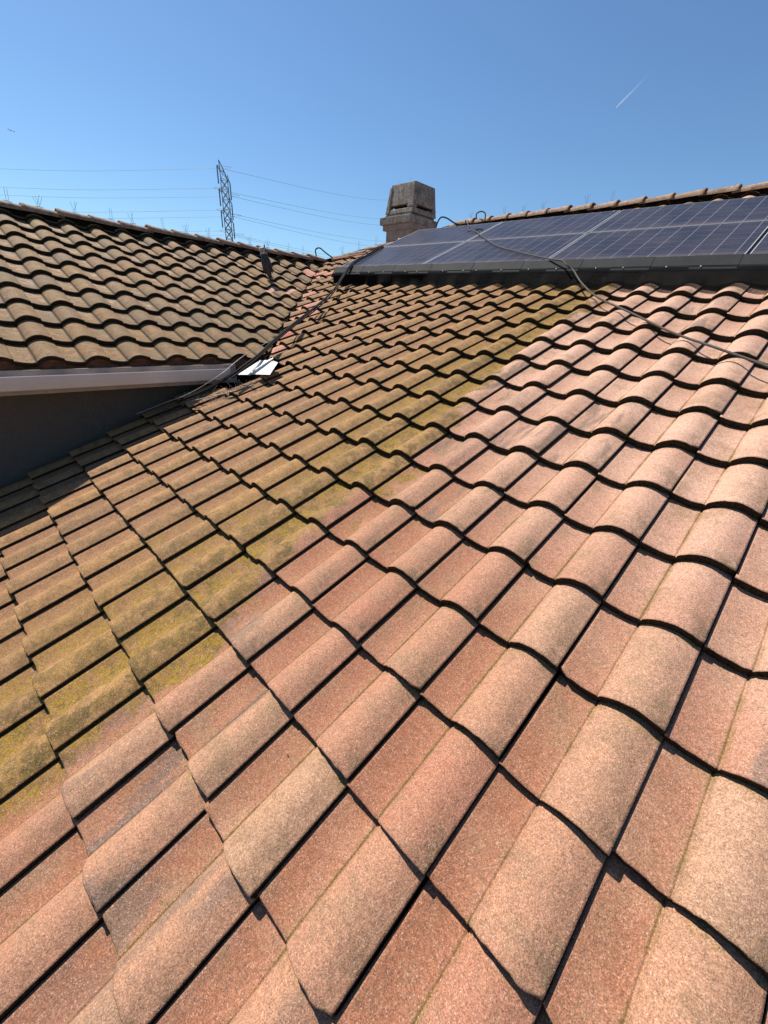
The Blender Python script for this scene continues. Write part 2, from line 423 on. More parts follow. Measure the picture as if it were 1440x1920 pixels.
q = 1 / math.sqrt(1 + c * c)
def planes_main(row):
    P = [((0, 7.312 - 0.02), (0, -1)), ((-12.01, 0), (q, -q * c))]
    if row >= 5: P.append(((-2.03 + (0.04 if row < 8 else 0.0), 0), (q, q * c)))
    if row == 5: P.append(((-3.37, 0), (1, 0)))
    elif row == 4: P.append(((-3.60, 0), (1, 0)))
    elif row < 4: P.append(((-4.14, 0), (1, 0)))
    return P
fresh_main = {(-15, 7): 2, (-15, 6): 1, (-14, 6): 1, (-19, 11): 1, (-17, 10): 1, (-22, 14): 1, (-21, 14): 1, (-16, 9): 1}
cells = [(k, r0) for r0 in range(-7, 23) for k in range(-25, 10)]
main_roof = tile_field('tiled_roof', M_main, cells, 0.30, 0.0, planes_main, fresh_main, house, MF, 3)
main_roof['label'] = 'large near slope, half cleaned pink and half brown with yellow lichen'
def planes_wing(row):
    return [((0, 3.412 - 0.02), (0, -1)), ((-2.03 - 0.015 - XE - YE, 0), (-q, q * c))]
fresh_wing = {(14, 8): 1, (11, 5): -1, (10, 5): -1}
cells = [(k, r0) for r0 in range(0, 11) for k in range(-11, 19)]
wing_roof = tile_field('tiled_roof', M_wing, cells, 0.308, 0.0, planes_wing, fresh_wing, house, WF, 5)
wing_roof['label'] = 'shaded far slope on the left with weathered brown tiles'

# ---- underlay and unseen slopes (one sheet each)
def sheet(name, pts, mat, parent=house, th=0.02):
    mb = MB(); n = len(pts); P = [Vector(p) for p in pts]; no = (P[1] - P[0]).cross(P[2] - P[0]).normalized()
    if no.z < 0: no = -no
    B = [p - no * th for p in P]
    mb.add(P + B, [tuple(range(n)), tuple(range(n, 2 * n))[::-1]] + [(i, i + n, (i + 1) % n + n, (i + 1) % n) for i in range(n)])
    return mb.build(name, mat, parent)
D = 0.105
sheet('roof_underlay', [(-4.16, -2.2, -2.2 * T - D), (3.0, -2.2, -2.2 * T - D), (3.0, YR, ZM - D), (-5.32, YR, ZM - D), (-7.05, 5.02, ZW - D), (-3.87, 1.84, 1.84 * T - D), (-4.16, 1.84, 1.84 * T - D)], M_dark)
zx = lambda x: (-2.03 - x) * T - D
sheet('roof_underlay', [(XE, -3.5, zx(XE)), (XE, 1.875, zx(XE)), (XR, 5.02, zx(XR)), (XR, -3.5, zx(XR))], M_dark)
M_back = plain('back_slope_tiles', (0.30, 0.19, 0.13), 0.85, var=0.4, scale=5)
sheet('back_slope', [(XR, -3.5, ZW - .05), (XR, 5.02, ZW - .05), (-5.32, YR, ZM - .05), (-5.32, 10.5, ZM - .05), (-10.5, 10.5, ZW - .05 - 3.45 * T), (-10.5, -3.5, ZW - .05 - 3.45 * T)], M_back)
sheet('back_slope', [(-5.32, YR, ZM - .05), (3.0, YR, ZM - .05), (3.0, 10.5, ZM - .05 - 3.75 * T), (-5.32, 10.5, ZM - .05 - 3.75 * T)], M_back)

# ---- walls, gutter, fascia
mb = MB()
mb.box(-4.20, -4.16, -3.3, 1.9, -4.6, 0.66)
mb.box(-10.2, -4.2, -3.3, -3.1, -4.6, 0.66)
mb.box(-10.2, -10.0, -3.1, 10.2, -4.6, 0.6)
mb.box(-10.0, 2.8, 10.0, 10.2, -4.6, 1.1)
mb.box(2.6, 2.8, -1.9, 10.0, -4.6, -1.0)
mb.box(-4.16, 2.6, -1.9, -1.7, -4.6, -1.05)
mb.build('wall', M_wall, house)
mb = MB(); mb.box(-4.16, -3.86, -3.5, 1.62, 0.635, 0.65); mb.build('soffit', M_wood, house)
mb = MB()   # gutter: a box channel with a rolled lip
Pg = [(-3.862, .69), (-3.862, .605), (-3.855, .600), (-3.800, .600), (-3.795, .606), (-3.788, .655), (-3.788, .698), (-3.793, .704), (-3.800, .702),
      (-3.803, .695), (-3.800, .66), (-3.808, .612), (-3.852, .612), (-3.852, .69)]
n = len(Pg); ends = [-3.55, 1.40]
vs = [(x, y, z) for y in ends for (x, z) in Pg]
mb.add(vs, [(i, (i + 1) % n, (i + 1) % n + n, i + n) for i in range(n)] + [tuple(range(n))[::-1], tuple(range(n, 2 * n))])
gutter = mb.build('gutter', M_gutter, house)
mb = MB(); mb.box(-3.885, -3.865, -3.55, 1.5, 0.56, 0.735); mb.build('fascia', M_wood, house)
# clay bird stops closing the barrel ends along the wing eave, set back under the tile edge
for k in range(-11, 7):
    mb = MB(); pts = []
    for i in range(0, 13):
        u = 0.118 + (0.30 - 0.118) * i / 12
        pts.append((u, prof(min(u, 0.293)) + lift(0.03) - 0.027 + N0))
    u0 = k * 0.308
    top = [WF @ Vector((u0 + u * 1.02, 0.035, z)) for u, z in pts]
    bot = [WF @ Vector((u0 + u * 1.02, 0.035, -0.11)) for u, z in pts]
    top2 = [WF @ Vector((u0 + u * 1.02, 0.06, z)) for u, z in pts]
    nn = len(pts)
    if top[0].y > 1.75: continue
    mb.add(top + bot, [(i, i + 1, nn + i + 1, nn + i) for i in range(nn - 1)])
    mb.add(top + top2, [(i, i + nn, i + nn + 1, i + 1) for i in range(nn - 1)])
    mb.build('bird_stop', M_mortar, house)
mb = MB(); mb.box(XE - 0.06, XE - 0.04, -3.5, 1.7, 0.66, 0.765); mb.build('eave_board', M_mortar, house)

# ------------------------------------------------------------------ ridge caps
def cap_mesh():
    mb = MB(); n = 12; Lc = 0.405; th = 0.014
    def ring(x, hw, h, z0=0):
        return [(x, -hw * math.cos(math.pi * i / n), z0 + h * math.sin(math.pi * i / n) ** 0.85) for i in range(n + 1)]
    st = [(0.0, .104, .080), (0.004, .108, .085), (0.035, .107, .084), (0.045, .102, .077), (0.2, .097, .071), (Lc, .088, .062)]
    outer = [ring(x, a, h) for x, a, h in st]; inner = [ring(x, a - th, h - th) for x, a, h in st]
    m1 = n + 1
    vs = [v for r0 in outer for v in r0]
    mb.add(vs, [(j * m1 + i, j * m1 + i + 1, (j + 1) * m1 + i + 1, (j + 1) * m1 + i) for j in range(len(st) - 1) for i in range(n)], True)
    vs = [v for r0 in inner for v in r0]
    mb.add(vs, [(j * m1 + i, (j + 1) * m1 + i, (j + 1) * m1 + i + 1, j * m1 + i + 1) for j in range(len(st) - 1) for i in range(n)], True)
    for j, fl in ((0, 1), (len(st) - 1, 0)):
        mb.add(outer[j] + inner[j], [(i, m1 + i, m1 + i + 1, i + 1) if fl else (i, i + 1, m1 + i + 1, m1 + i) for i in range(n)])
    for side in (0, n):
        a = [outer[j][side] for j in range(len(st))]; b = [inner[j][side] for j in range(len(st))]; k = len(st)
        mb.add(a + b, [(j, j + 1, k + j + 1, k + j) for j in range(k - 1)])
    me = bpy.data.meshes.new('ridge_cap'); me.from_pydata(mb.v, [], mb.f); me.polygons.foreach_set('use_smooth', mb.s)
    me.materials.append(M_cap); me.update(); return me
CAPM = cap_mesh()
def put_cap(p, d, parent, PF):
    d = Vector(d).normalized(); side = Vector((0, 0, 1)).cross(d).normalized(); up = d.cross(side)
    M = Matrix.Identity(4)
    for i in range(3): M[i][0] = d[i]; M[i][1] = side[i]; M[i][2] = up[i]
    M = Matrix.Translation(Vector(p) + Vector((0, 0, rng.uniform(-.007, .007)))) @ M @ Matrix.Rotation(rng.uniform(-.03, .03), 4, 'Z') @ Matrix.Rotation(-0.03 + rng.uniform(-.012, .012), 4, 'Y').inverted() @ Matrix.Rotation(rng.uniform(-.03, .03), 4, 'X')
    return link('ridge_cap', CAPM, parent, PF.inverted() @ M)
for i in range(-11, 13):
    y = 0.543 + 0.343 * i
    put_cap((XR, y, ZW + 0.045), (0, 1, 0), wing_roof, WF)
hx = -1.79
for i in range(-10, 14):
    x = hx + 0.343 * i
    if x > -4.95: put_cap((x, YR, ZM + 0.047), (-1, 0, 0), main_roof, MF)
hd = Vector((1.73, 1.73, ZM - ZW)).normalized()
for i in range(0, 8):
    put_cap(Vector((XR + 0.12, 5.02 + 0.12, ZW + 0.05)) + hd * (0.325 * i), hd, main_roof, MF)
mb = MB()
mb.box(XR - .03, XR + .03, -3.5, 5.02, ZW - .12, ZW + 0.065)
mb.box(-5.32, 3.0, YR - .03, YR + .03, ZM - .12, ZM + .065)
a = Vector((XR, 5.02, ZW - .05)); b_ = Vector((-5.32, YR, ZM - .05)); sd = Vector((1, -1, 0)).normalized() * .03; hh = Vector((0, 0, .12))
mb.add([a - sd, a + sd, b_ + sd, b_ - sd, a - sd + hh, a + sd + hh, b_ + sd + hh, b_ - sd + hh], [(0, 3, 2, 1), (4, 5, 6, 7), (0, 1, 5, 4), (1, 2, 6, 5), (2, 3, 7, 6), (3, 0, 4, 7)])
mb.build('ridge_board', M_dark, house)

# ------------------------------------------------------------------ chimney
g = N('chimney_concrete'); tc = g.n('ShaderNodeTexCoord').outputs['Object']
nz = g.noise(tc, 7, 6, 0.72); n2 = g.noise(g.vmath('MULTIPLY', tc, (22, 22, 5)), 1.0, 5, 0.75)
cc = g.mix(g.ramp(nz, 0.38, 0.62), (0.30, 0.265, 0.235), (0.16, 0.13, 0.11))
cc = g.mix(g.ramp(n2, 0.54, 0.66, 0, 0.8), cc, (0.42, 0.38, 0.34))
cc = g.mix(g.ramp(g.noise(tc, 34, 5, 0.8), 0.52, 0.62, 0, 0.85), cc, (0.055, 0.045, 0.04))
g.bump(g.noise(tc, 45, 5, 0.7), 0.012); M_chim = g.fin(cc, 0.92)
M_chimlow = plain('chimney_stucco', (0.25, 0.20, 0.175), 0.9, var=0.3, scale=9, bump=0.004)
ch = MB(); x1 = -6.72; y0 = 7.02
ch.box(-7.44, x1 - .02, y0 + .03, y0 + .78, 1.6, 2.97)
chim = ch.build('chimney', M_chimlow, house)
ch = MB(); ch.box(-7.53, x1 + .02, y0, y0 + .82, 2.97, 3.075); ch.build('chimney_collar', M_chimlow, chim, bevel=.006)
ch = MB(); ch.box(-7.61, x1 + .03, y0 - .03, y0 + .86, 3.075, 3.215); ch.box(-7.50, x1 - .02, y0 + .03, y0 + .80, 3.215, 3.255); ch.build('chimney_ledge', M_chim, chim, bevel=.012)
# hood: tapered shell with a recessed smoke slot in each side
ch = MB()
def hoodbox(z0, z1, zb=3.25, zt=3.79, inset=0.0):
    def r_(z):
        k = (z - zb) / (zt - zb) * 0.07
        return (-7.475 + k + inset, x1 + .03 - k * .6 - inset, y0 + .02 + k + inset, y0 + .80 - k - inset)
    return r_(z0), r_(z1), z0, z1
a4 = hoodbox(3.255, 3.345); ch.frustum(*a4)
a4 = hoodbox(3.345, 3.405, inset=0.07); 
a4 = hoodbox(3.405, 3.79); ch.frustum(*a4)
b4 = hoodbox(3.345, 3.405)[0]
for (xx0, xx1, yy0, yy1) in ((b4[0], b4[0] + .10, b4[2], b4[2] + .10), (b4[1] - .17, b4[1], b4[2], b4[2] + .12), (b4[0], b4[0] + .10, b4[3] - .10, b4[3]), (b4[1] - .12, b4[1], b4[3] - .12, b4[3])):
    ch.box(xx0, xx1, yy0, yy1, 3.345, 3.405)
hood = ch.build('chimney_hood', M_chim, chim, bevel=.014)
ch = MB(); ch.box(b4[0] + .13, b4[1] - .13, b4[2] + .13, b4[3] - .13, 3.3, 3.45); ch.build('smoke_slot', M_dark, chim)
# raised corner band on the left edge of the hood front
ch = MB(); ch.add([(-7.485, y0 + .012, 3.27), (-7.38, y0 + .012, 3.27), (-7.36, y0 + .066, 3.74), (-7.418, y0 + .066, 3.74),
                   (-7.49, y0 + .06, 3.27), (-7.36, y0 + .06, 3.27), (-7.36, y0 + .10, 3.74), (-7.425, y0 + .10, 3.74)],
                  [(0, 1, 2, 3), (7, 6, 5, 4), (0, 4, 5, 1), (1, 5, 6, 2), (2, 6, 7, 3), (3, 7, 4, 0)]); ch.build('corner_band', M_chim, chim, bevel=.008)

# ------------------------------------------------------------------ solar array
g = N('solar_cells'); tcn = g.n('ShaderNodeTexCoord').outputs['Object']; x = g.xyz(tcn)
PW, PH = 1.592, 0.952
def line(coord, period, width, off=0.0):
    f = g.math('FRACT', g.math('DIVIDE', g.math('ADD', coord, off), period))
    d = g.math('MULTIPLY', g.math('ABSOLUTE', g.math('SUBTRACT', f, 0.5)), period)   # 0.5p at line
    return g.ramp(d, period / 2 - width, period / 2 - width * 0.6, 0, 1, False)
vl = line(x[0], 0.1545, 0.0019, 0.024)
hl = line(x[1], 0.1545, 0.0016, 0.012)
bb = line(x[1], 0.0515, 0.0011, 0.03)
oi = g.n('ShaderNodeObjectInfo').outputs['Random']
cell = g.n('ShaderNodeTexVoronoi'); g.set(cell.inputs['Vector'], tcn); cell.inputs['Scale'].default_value = 90
cry = g.xyz(cell.outputs['Color'])[0]
base = g.mix(cry, (0.010, 0.011, 0.021), (0.016, 0.017, 0.030))
base = g.mix(g.math('MULTIPLY', bb, 0.30), base, (0.32, 0.33, 0.38))
base = g.mix(g.math('MULTIPLY', hl, 0.35), base, (0.40, 0.41, 0.45))
base = g.mix(g.math('MULTIPLY', vl, 0.6), base, (0.50, 0.51, 0.54))
dust = g.ramp(g.noise(g.vmath('ADD', tcn, g.comb(oi, oi, 0)), 2.2, 5, 0.6), 0.3, 0.75, 0.05, 0.17)
low = g.ramp(x[1], 0.0, 0.14, 0.20, 0)
dust = g.math('ADD', dust, low)
base = g.mix(dust, base, (0.24, 0.185, 0.165))
sp = g.n('ShaderNodeTexVoronoi'); g.set(sp.inputs['Vector'], g.vmath('ADD', tcn, g.comb(oi, 0.3, 0))); sp.inputs['Scale'].default_value = 6
spot = g.math('MULTIPLY', g.ramp(sp.outputs['Distance'], 0.035, 0.06, 1, 0), g.ramp(g.xyz(sp.outputs['Color'])[1], 0.6, 0.62, 0, 1))
base = g.mix(spot, base, (0.75, 0.75, 0.72))
M_cell = g.fin(base, 0.30, 0.0, 0.5); g.b.inputs['IOR'].default_value = 1.17
M_cell.node_tree.nodes['Principled BSDF'].inputs['Coat Weight'].default_value = 0.0
cols = [-4.86, -3.24, -1.62, 0.0]; rows = [0.006, 0.971]
AF = MF @ Matrix.Translation((-0.40, 4.46, 0.15)) @ Matrix.Rotation(0.018, 4, 'Z') @ Matrix.Rotation(0.0145, 4, 'Y')
names = {(0, 0): 'bottom-row solar panel at the far left end, crossed by the black cable bundle',
         (0, 1): 'upper-row solar panel directly in front of the chimney',
         (1, 0): 'bottom-row solar panel second from the left, its glass crossed by the grey hose',
         (1, 1): 'upper-row solar panel second from the left, where the hose leaves the ridge',
         (2, 0): 'bottom-row solar panel third from the left with pale splashes on its glass',
         (2, 1): 'upper-row solar panel at the right edge of the photo under the ridge caps',
         (3, 0): 'sliver of a solar panel at the bottom right end of the array'}
protof = None
for (i, j), lab in names.items():
    M = AF @ Matrix.Translation((cols[i] + rng.uniform(-.003, .003), rows[j], -0.035 + (0.003 if j else 0)))
    e = tag(empty('solar_module', mat=M), lab, 'solar panel', 'solar panels on the roof')
    if protof is None:
        mb = MB(); W_, H_, fw = PW, PH, 0.007
        hz = .0045; mb.box(0, W_, 0, hz, 0, .035); mb.box(0, W_, H_ - hz, H_, 0, .035); mb.box(0, fw, hz, H_ - hz, 0, .035); mb.box(W_ - fw, W_, hz, H_ - hz, 0, .035)
        fr = mb.build('frame', M_alu, e)
        mb = MB(); mb.box(fw, W_ - fw, hz, H_ - hz, 0.006, .0335); gl = mb.build('cell_glass', M_cell, e)
        protof = (fr, gl)
    else:
        for o in protof:
            d = o.copy(); COL.objects.link(d); d.parent = e
# rails under the panels
rail = empty('panel_rail', mat=AF.copy()); tag(rail, 'aluminium rails and added dark strips standing for shade in the gaps between the solar panels', 'rail')
for v in (.20, .75, 1.17, 1.72):
    mb = MB(); mb.box(-4.83, 1.6, v, v + .04, -.088, -.040); mb.build('rail', M_alu, rail)
    for uu in np.arange(-4.6, 1.5, 2.0):
        mb = MB(); mb.box(uu, uu + .04, v - .02, v + .03, -.25, -.0885); mb.build('bracket', M_dark, rail)
for cx_ in cols[1:]:
    mb = MB(); mb.box(cx_ - .0245, cx_ - .0035, .006, 1.93, -.034, -.012); mb.build('gap_shade_strip', M_dark, rail)  # dark strip added so the panel gap reads as shade
mb = MB(); mb.box(-4.86, 1.6, .9595, .9695, -.034, -.010); mb.build('gap_shade_strip', M_dark, rail)  # same added shade strip along the gap between rows
# skirt along the bottom edge: overlapping black segments with clips, and the wire mesh below
skirt = tag(empty('solar_skirt', mat=AF.copy()), 'black metal skirt with bird mesh along the bottom edge of the solar array', 'skirt')
A0, A1 = (-0.002, 0.0), (-0.112, -0.068)
xs = [-4.93]
while xs[-1] < 1.6: xs.append(xs[-1] + 0.305)
for i in range(len(xs) - 1):
    a, b = xs[i], xs[i + 1] + 0.012; dz = 0.0025 * (i % 2)
    mb = MB(); th = .002
    prof_s = [(A0[0] + .008, A0[1] + .001), (A0[0], A0[1] + .001), (A1[0] + .006, A1[1] + .006), (A1[0], A1[1]), (A1[0] - .003, A1[1] - .012)]
    top = [(v - dz * .6, n_ + dz) for v, n_ in prof_s]; bot = [(v + .002 - dz * .6, n_ - .002 + dz) for v, n_ in prof_s][::-1]
    pr = top + bot; n = len(pr)
    mb.add([(u, v, z) for u in (a, b) for v, z in pr], [(k, (k + 1) % n, (k + 1) % n + n, k + n) for k in range(n)] + [tuple(range(n)), tuple(range(n, 2 * n))[::-1]])
    sg = mb.build('skirt_segment', M_skirt, skirt)
    mb = MB(); uu = a + rng.uniform(.05, .26)
    mb.tube([(uu, A1[0] + .018, A1[1] + .012), (uu, A1[0] + .008, A1[1] + .024)], [.006, .004], 8); mb.build('clip', M_white, sg)
def surf(u, v):
    row = math.floor(v / L); return prof(u) + lift(v - row * L) + N0
mb = MB(); r0 = 0.0018
def strand(pts):
    mb.tube(pts, r0, 3, caps=False, smooth=False)
AI = MF.inverted() @ AF; AIi = AI.inverted()
def meshpt(u, t, back=0.0):
    """u along the array, t 0..1 from the skirt down to the tiles; in array coordinates"""
    wob = 0.012 * math.sin(u * 5.3) + 0.006 * math.sin(u * 17)
    if t < 0.16:
        k = t / 0.16; return Vector((u, A1[0] + .024 - k * .030, A1[1] + .022 - k * .024))
    p = AI @ Vector((u, A1[0] - .006, A1[1] - .002)); fv = 4.085 - 0.03 * (p.x + .2)
    foot = Vector((p.x, fv, surf(p.x, fv) + .005)); k = (t - 0.16) / 0.84
    qv = p.lerp(foot, k) + Vector((0, wob, -0.016)) * math.sin(math.pi * k)
    qv.z = max(qv.z, surf(qv.x, qv.y) + .005)
    return AIi @ (qv + Vector((0, back, -back * .4)))
us = np.arange(-4.92, 1.6, 0.0135)
for u in us: strand([meshpt(u, t) for t in (0, .16, .4, .7, 1.0)])
for t in np.linspace(0, 1, 22):
    strand([meshpt(u, t) for u in us[::2]])
mb.build('bird_mesh', M_mesh, skirt)
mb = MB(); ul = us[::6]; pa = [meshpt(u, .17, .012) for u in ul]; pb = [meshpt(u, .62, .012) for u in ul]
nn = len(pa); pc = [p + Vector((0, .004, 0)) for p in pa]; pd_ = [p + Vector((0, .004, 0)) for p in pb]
mb.add(pa + pb + pc + pd_, [(i, nn + i, nn + i + 1, i + 1) for i in range(nn - 1)] + [(2 * nn + i, 2 * nn + i + 1, 3 * nn + i + 1, 3 * nn + i) for i in range(nn - 1)]); mb.build('mesh_shade_strip', M_dark, skirt)  # dark sheet added behind the mesh to stand for shade under the panels

# ------------------------------------------------------------------ cables
def cable(name, pts, r, mat, label, cat, main=True, k=7):
    P = spline(pts, k)
    if main: P = [MF @ p for p in P]
    mb = MB(); mb.tube(P, r, 10); o = mb.build(name, mat); return tag(o, label, cat)
hose = [(-4.50, 6.52, .18), (-4.38, 6.36, .27), (-4.22, 6.20, .235), (-4.00, 5.90, .222), (-3.82, 5.80, .22), (-3.44, 5.43, .215), (-2.95, 4.99, .205), (-2.56, 4.74, .198), (-2.20, 4.53, .193), (-1.98, 4.42, .188),
        (-1.83, 4.36, .185), (-1.756, 4.30, .165), (-1.671, 4.267, .125), (-1.472, 4.004, .10), (-1.218, 3.743, .072), (-0.865, 3.462, .068), (-0.492, 3.168, .060), (-0.209, 2.965, .072), (0.072, 2.788, .07), (0.35, 2.58, .07), (0.8, 2.35, .07)]
cable('hose', hose, .0072, M_hose, 'grey hose running from the ridge over the solar panels and across the pink tiles', 'hose')
lp = [(-3.80 + .05 * math.cos(a), 5.86 + .05 * math.sin(a), .212 + .004 * a) for a in np.linspace(0, 5.6, 10)]
cable('cable_loop', lp, .007, M_black, 'small black cable loop lying on the upper solar panel beside the hose', 'cable')
bund = [(-3.671, 0.971, .10), (-3.535, 1.166, .12), (-3.438, 1.391, .16), (-3.507, 1.663, .17), (-3.581, 1.835, .17), (-3.797, 2.173, .16), (-4.075, 2.666, .14), (-4.261, 3.053, .13), (-4.448, 3.402, .13), (-4.645, 3.729, .14), (-4.948, 4.18, .17), (-4.98, 4.44, .245), (-5.12, 4.90, .245), (-5.24, 5.28, .24), (-5.36, 5.42, .22), (-5.36, 5.50, .12)]
jit = lambda P, d, sd: [(p[0] + d[0] + .012 * math.sin(i * 1.3 + sd), p[1] + d[1] + .012 * math.cos(i * 1.7 + sd), p[2] + d[2]) for i, p in enumerate(P)]
cable('cable', bund, .0098, M_black, 'thickest black cable of the bundle rising up the roof valley to the solar array', 'cable')
cable('cable', jit(bund[2:], (.028, .0, -.008), 1), .0080, M_black, 'second black cable lying against the right side of the thick black valley cable', 'cable')
cable('cable', jit(bund[:12], (-.035, .015, .0), 3) + [(-5.10, 4.66, .25), (-5.26, 5.1, .25), (-5.36, 5.45, .22)],   .0055, M_black, 'thin black cable lying along the left side of the valley bundle', 'cable')
thin = [(-3.90, .62, .10), (-3.75, .85, .12), (-3.6, 1.05, .14), (-3.47, 1.33, .20), (-3.56, 1.62, .22), (-3.66, 1.85, .20), (-3.80, 2.08, .17)]
cable('cable', thin, .003, M_wire, 'thin pale wire trailing down past the gutter end into the shade', 'cable')
# copper line with a black hooked end near the ridge junction
def W3(p): return Vector(p)
cable('pipe', [(-6.72, 4.98, 2.16), (-6.55, 4.99, 2.17), (-6.2, 5.05, 2.21), (-5.9, 5.12, 2.24), (-5.66, 5.18, 2.27)], .012, M_copper, 'copper coloured pipe lying on the tiles where the two ridges meet', 'pipe', False)
cable('cable', [(-6.98, 4.80, 2.20), (-7.0, 4.80, 2.30), (-6.93, 4.84, 2.33), (-6.84, 4.89, 2.27), (-6.72, 4.98, 2.18)], .011, M_black, 'short black hooked cable rising from the left ridge end', 'cable', False)
cable('cable', [(-5.52, 6.42, 2.72), (-5.50, 6.44, 2.86), (-5.45, 6.47, 2.945), (-5.34, 6.50, 2.93), (-5.15, 6.50, 2.84), (-5.0, 6.52, 2.80)], .012, M_black, 'black cable arching over the caps just right of the chimney', 'cable', False)
cable('cable', [(-4.93, 6.85, 2.93), (-4.86, 6.72, 2.985), (-4.70, 6.62, 2.99), (-4.56, 6.55, 2.93), (-4.52, 6.50, 2.80)], .010, M_black, 'black cable bent over the ridge caps where the grey hose starts', 'cable', False)

# ------------------------------------------------------------------ white flashing piece
fl = [(-3.64, 1.55, .075), (-3.44, 1.59, .085), (-3.40, 1.83, .125), (-3.58, 1.80, .115)]
fr_ = [(-3.44, 1.60, .085), (-3.25, 1.68, .07), (-3.34, 1.85, .10), (-3.40, 1.83, .125)]
e = tag(empty('flashing', mat=MF.copy()), 'bent white metal flashing at the foot of the roof valley', 'flashing')
for P in (fl, fr_):
    mb = MB(); P = [Vector(p) for p in P]; B = [p - Vector((0, 0, .003)) for p in P]
    mb.add(P + B, [(0, 1, 2, 3), (7, 6, 5, 4)] + [(i, i + 4, (i + 1) % 4 + 4, (i + 1) % 4) for i in range(4)]); mb.build('flashing_leaf', M_white, e)
mb = MB(); mb.tube([(-3.445, 1.57, .09), (-3.42, 1.72, .115), (-3.40, 1.85, .132)], .008, 6); mb.build('fold', M_alu, e)

# ------------------------------------------------------------------ dry twigs and needles caught in the valley
M_twig = plain('dry_twig', (0.20, 0.15, 0.11), 0.9, var=0.5)
mb = MB(); r_ = random.Random(11)
for i in range(260):
    t = r_.random()
    if t < .6: u = r_.uniform(-4.0, -3.42); v = 0.75 + (u + 4.0) * 1.25 + r_.uniform(-.1, .12)
    else: v = r_.uniform(1.7, 5.0); u = -2.03 - v * c + r_.uniform(-.05, .04)
    n0 = r_.uniform(-.04, .03) if v > 1.6 else surf(u, v) + r_.uniform(-.005, .02); l = r_.uniform(.03, .11); a = r_.uniform(0, 6.28); up = r_.uniform(-.1, .6)
    d = Vector((math.cos(a), math.sin(a), up)).normalized() * l
    p = Vector((u, v, n0)); mb.tube([MF @ p, MF @ (p + d * .5 + Vector((0, 0, .004))), MF @ (p + d)], .0012, 3, caps=False)
tag(mb.build('dry_twigs', M_twig), 'dry twigs and needles caught along the roof valley', 'twigs', kind='stuff')
# wire spikes standing at the gutter end
spk = tag(empty('spike_strip', (0, 0, 0)), 'strip of thin metal spikes standing below the cables at the valley foot', 'spike strip')
mb = MB(); r_ = random.Random(5)
for i in range(22):
    t = i / 21; u = -3.68 + t * .36; v = 1.02 + t * .50
    p = Vector((u, v, surf(u, v) + .004)); d = Vector((r_.uniform(-.03, .03), r_.uniform(-.05, .03), r_.uniform(.05, .09)))
    mb.tube([MF @ p, MF @ (p + d)], .0015, 4)
mb.build('prong', M_wire, spk)
mb = MB(); mb.tube([MF @ Vector((-3.69, 1.0, surf(-3.69, 1.0) + .006)), MF @ Vector((-3.5, 1.27, .035)), MF @ Vector((-3.31, 1.53, .035))], .004, 6); mb.build('base_strip', M_wire, spk)

# chicken wire hanging in the shade below the gutter
mb = MB(); hw = 0.026
for j in range(22):
    for i in range(int(4 + j * .10)):
        cx = i * hw * 1.732 + (j % 2) * hw * .866; cz = -j * hw * 1.5 * .62
        def P(a): return Vector((-3.98 + .05 * math.sin(i * .9 + j * .2) , 0.13 + (cx + hw * .866 * math.sin(R(a))) * .72 + j * .006, 0.60 + cz + hw * .62 * math.cos(R(a))))
        for a, b in ((0, 60), (60, 120), (0, -60)): mb.tube([P(a), P(b)], .0016, 3, caps=False)
tag(mb.build('chicken_wire', M_net), 'hexagonal chicken wire hanging in the shade under the gutter', 'wire netting')

# a few leaves and specks on the tiles
M_leaf = plain('dead_leaf', (0.10, 0.055, 0.03), 0.8, var=0.4)
def leaf(u, v, lab, sz):
    mb = MB(); n = surf(u, v) + .003; pts = []
    for i in range(8):
        a = i * math.pi / 4; rr = sz * (1 if i % 2 else .7) * rng.uniform(.6, 1.1)
        pts.append(Vector((u + rr * math.cos(a), v + rr * .5 * math.sin(a), n + rng.uniform(0, sz * .45))))
    cen = Vector((u, v, n + sz * .12)); cb = [p - Vector((0, 0, .002)) for p in pts]
    vs = [MF @ p for p in pts] + [MF @ cen] + [MF @ p for p in cb]
    mb.add(vs, [(i, (i + 1) % 8, 8) for i in range(8)] + [(i, i + 9, (i + 1) % 8 + 9, (i + 1) % 8) for i in range(8)] + [tuple(range(9, 17))[::-1]])
    tag(mb.build('dead_leaf', M_leaf), lab, 'leaf')
leaf(-1.76 * .3, -.26 * L, 'tiny dark seed husk on a pink tile near the bottom centre', .006)
leaf(-10.35 * .3, 4.45 * L, 'curled dead leaf on the brown tiles below the white flashing', .016)
leaf(-8.6 * .3, 2.2 * L, 'small dead leaf caught in the brown tiles left of centre', .014)

# ------------------------------------------------------------------ bird spikes along the ridges
def spike_mesh(n, seed):
    mb = MB(); r_ = random.Random(seed)
    for i in range(n):
        a = (i - (n - 1) / 2) * 0.30 + r_.uniform(-.06, .06); h = r_.uniform(.10, .135)
        mb.tube([(0, 0, 0), (.012 * (1 if i % 2 else -1), 0, .02), (math.sin(a) * h, r_.uniform(-.01, .01), h * math.cos(a))], .0017, 4)
    mb.tube([(-.04, 0, .002), (.04, 0, .002)], .003, 5)
    me = bpy.data.meshes.new('bird_spike'); me.from_pydata(mb.v, [], mb.f); me.materials.append(M_wire); me.update(); return me
SP = [spike_mesh(n, n) for n in (2, 3, 4)]
def spike(p, ang, grp, lab, sc=1.0):
    o = bpy.data.objects.new('bird_spike', SP[rng.randrange(3)]); COL.objects.link(o)
    o.location = p; o.rotation_euler = (0, rng.uniform(-.12, .12), ang); o.scale = (sc, sc, sc)
    tag(o, lab, 'bird spike', grp)
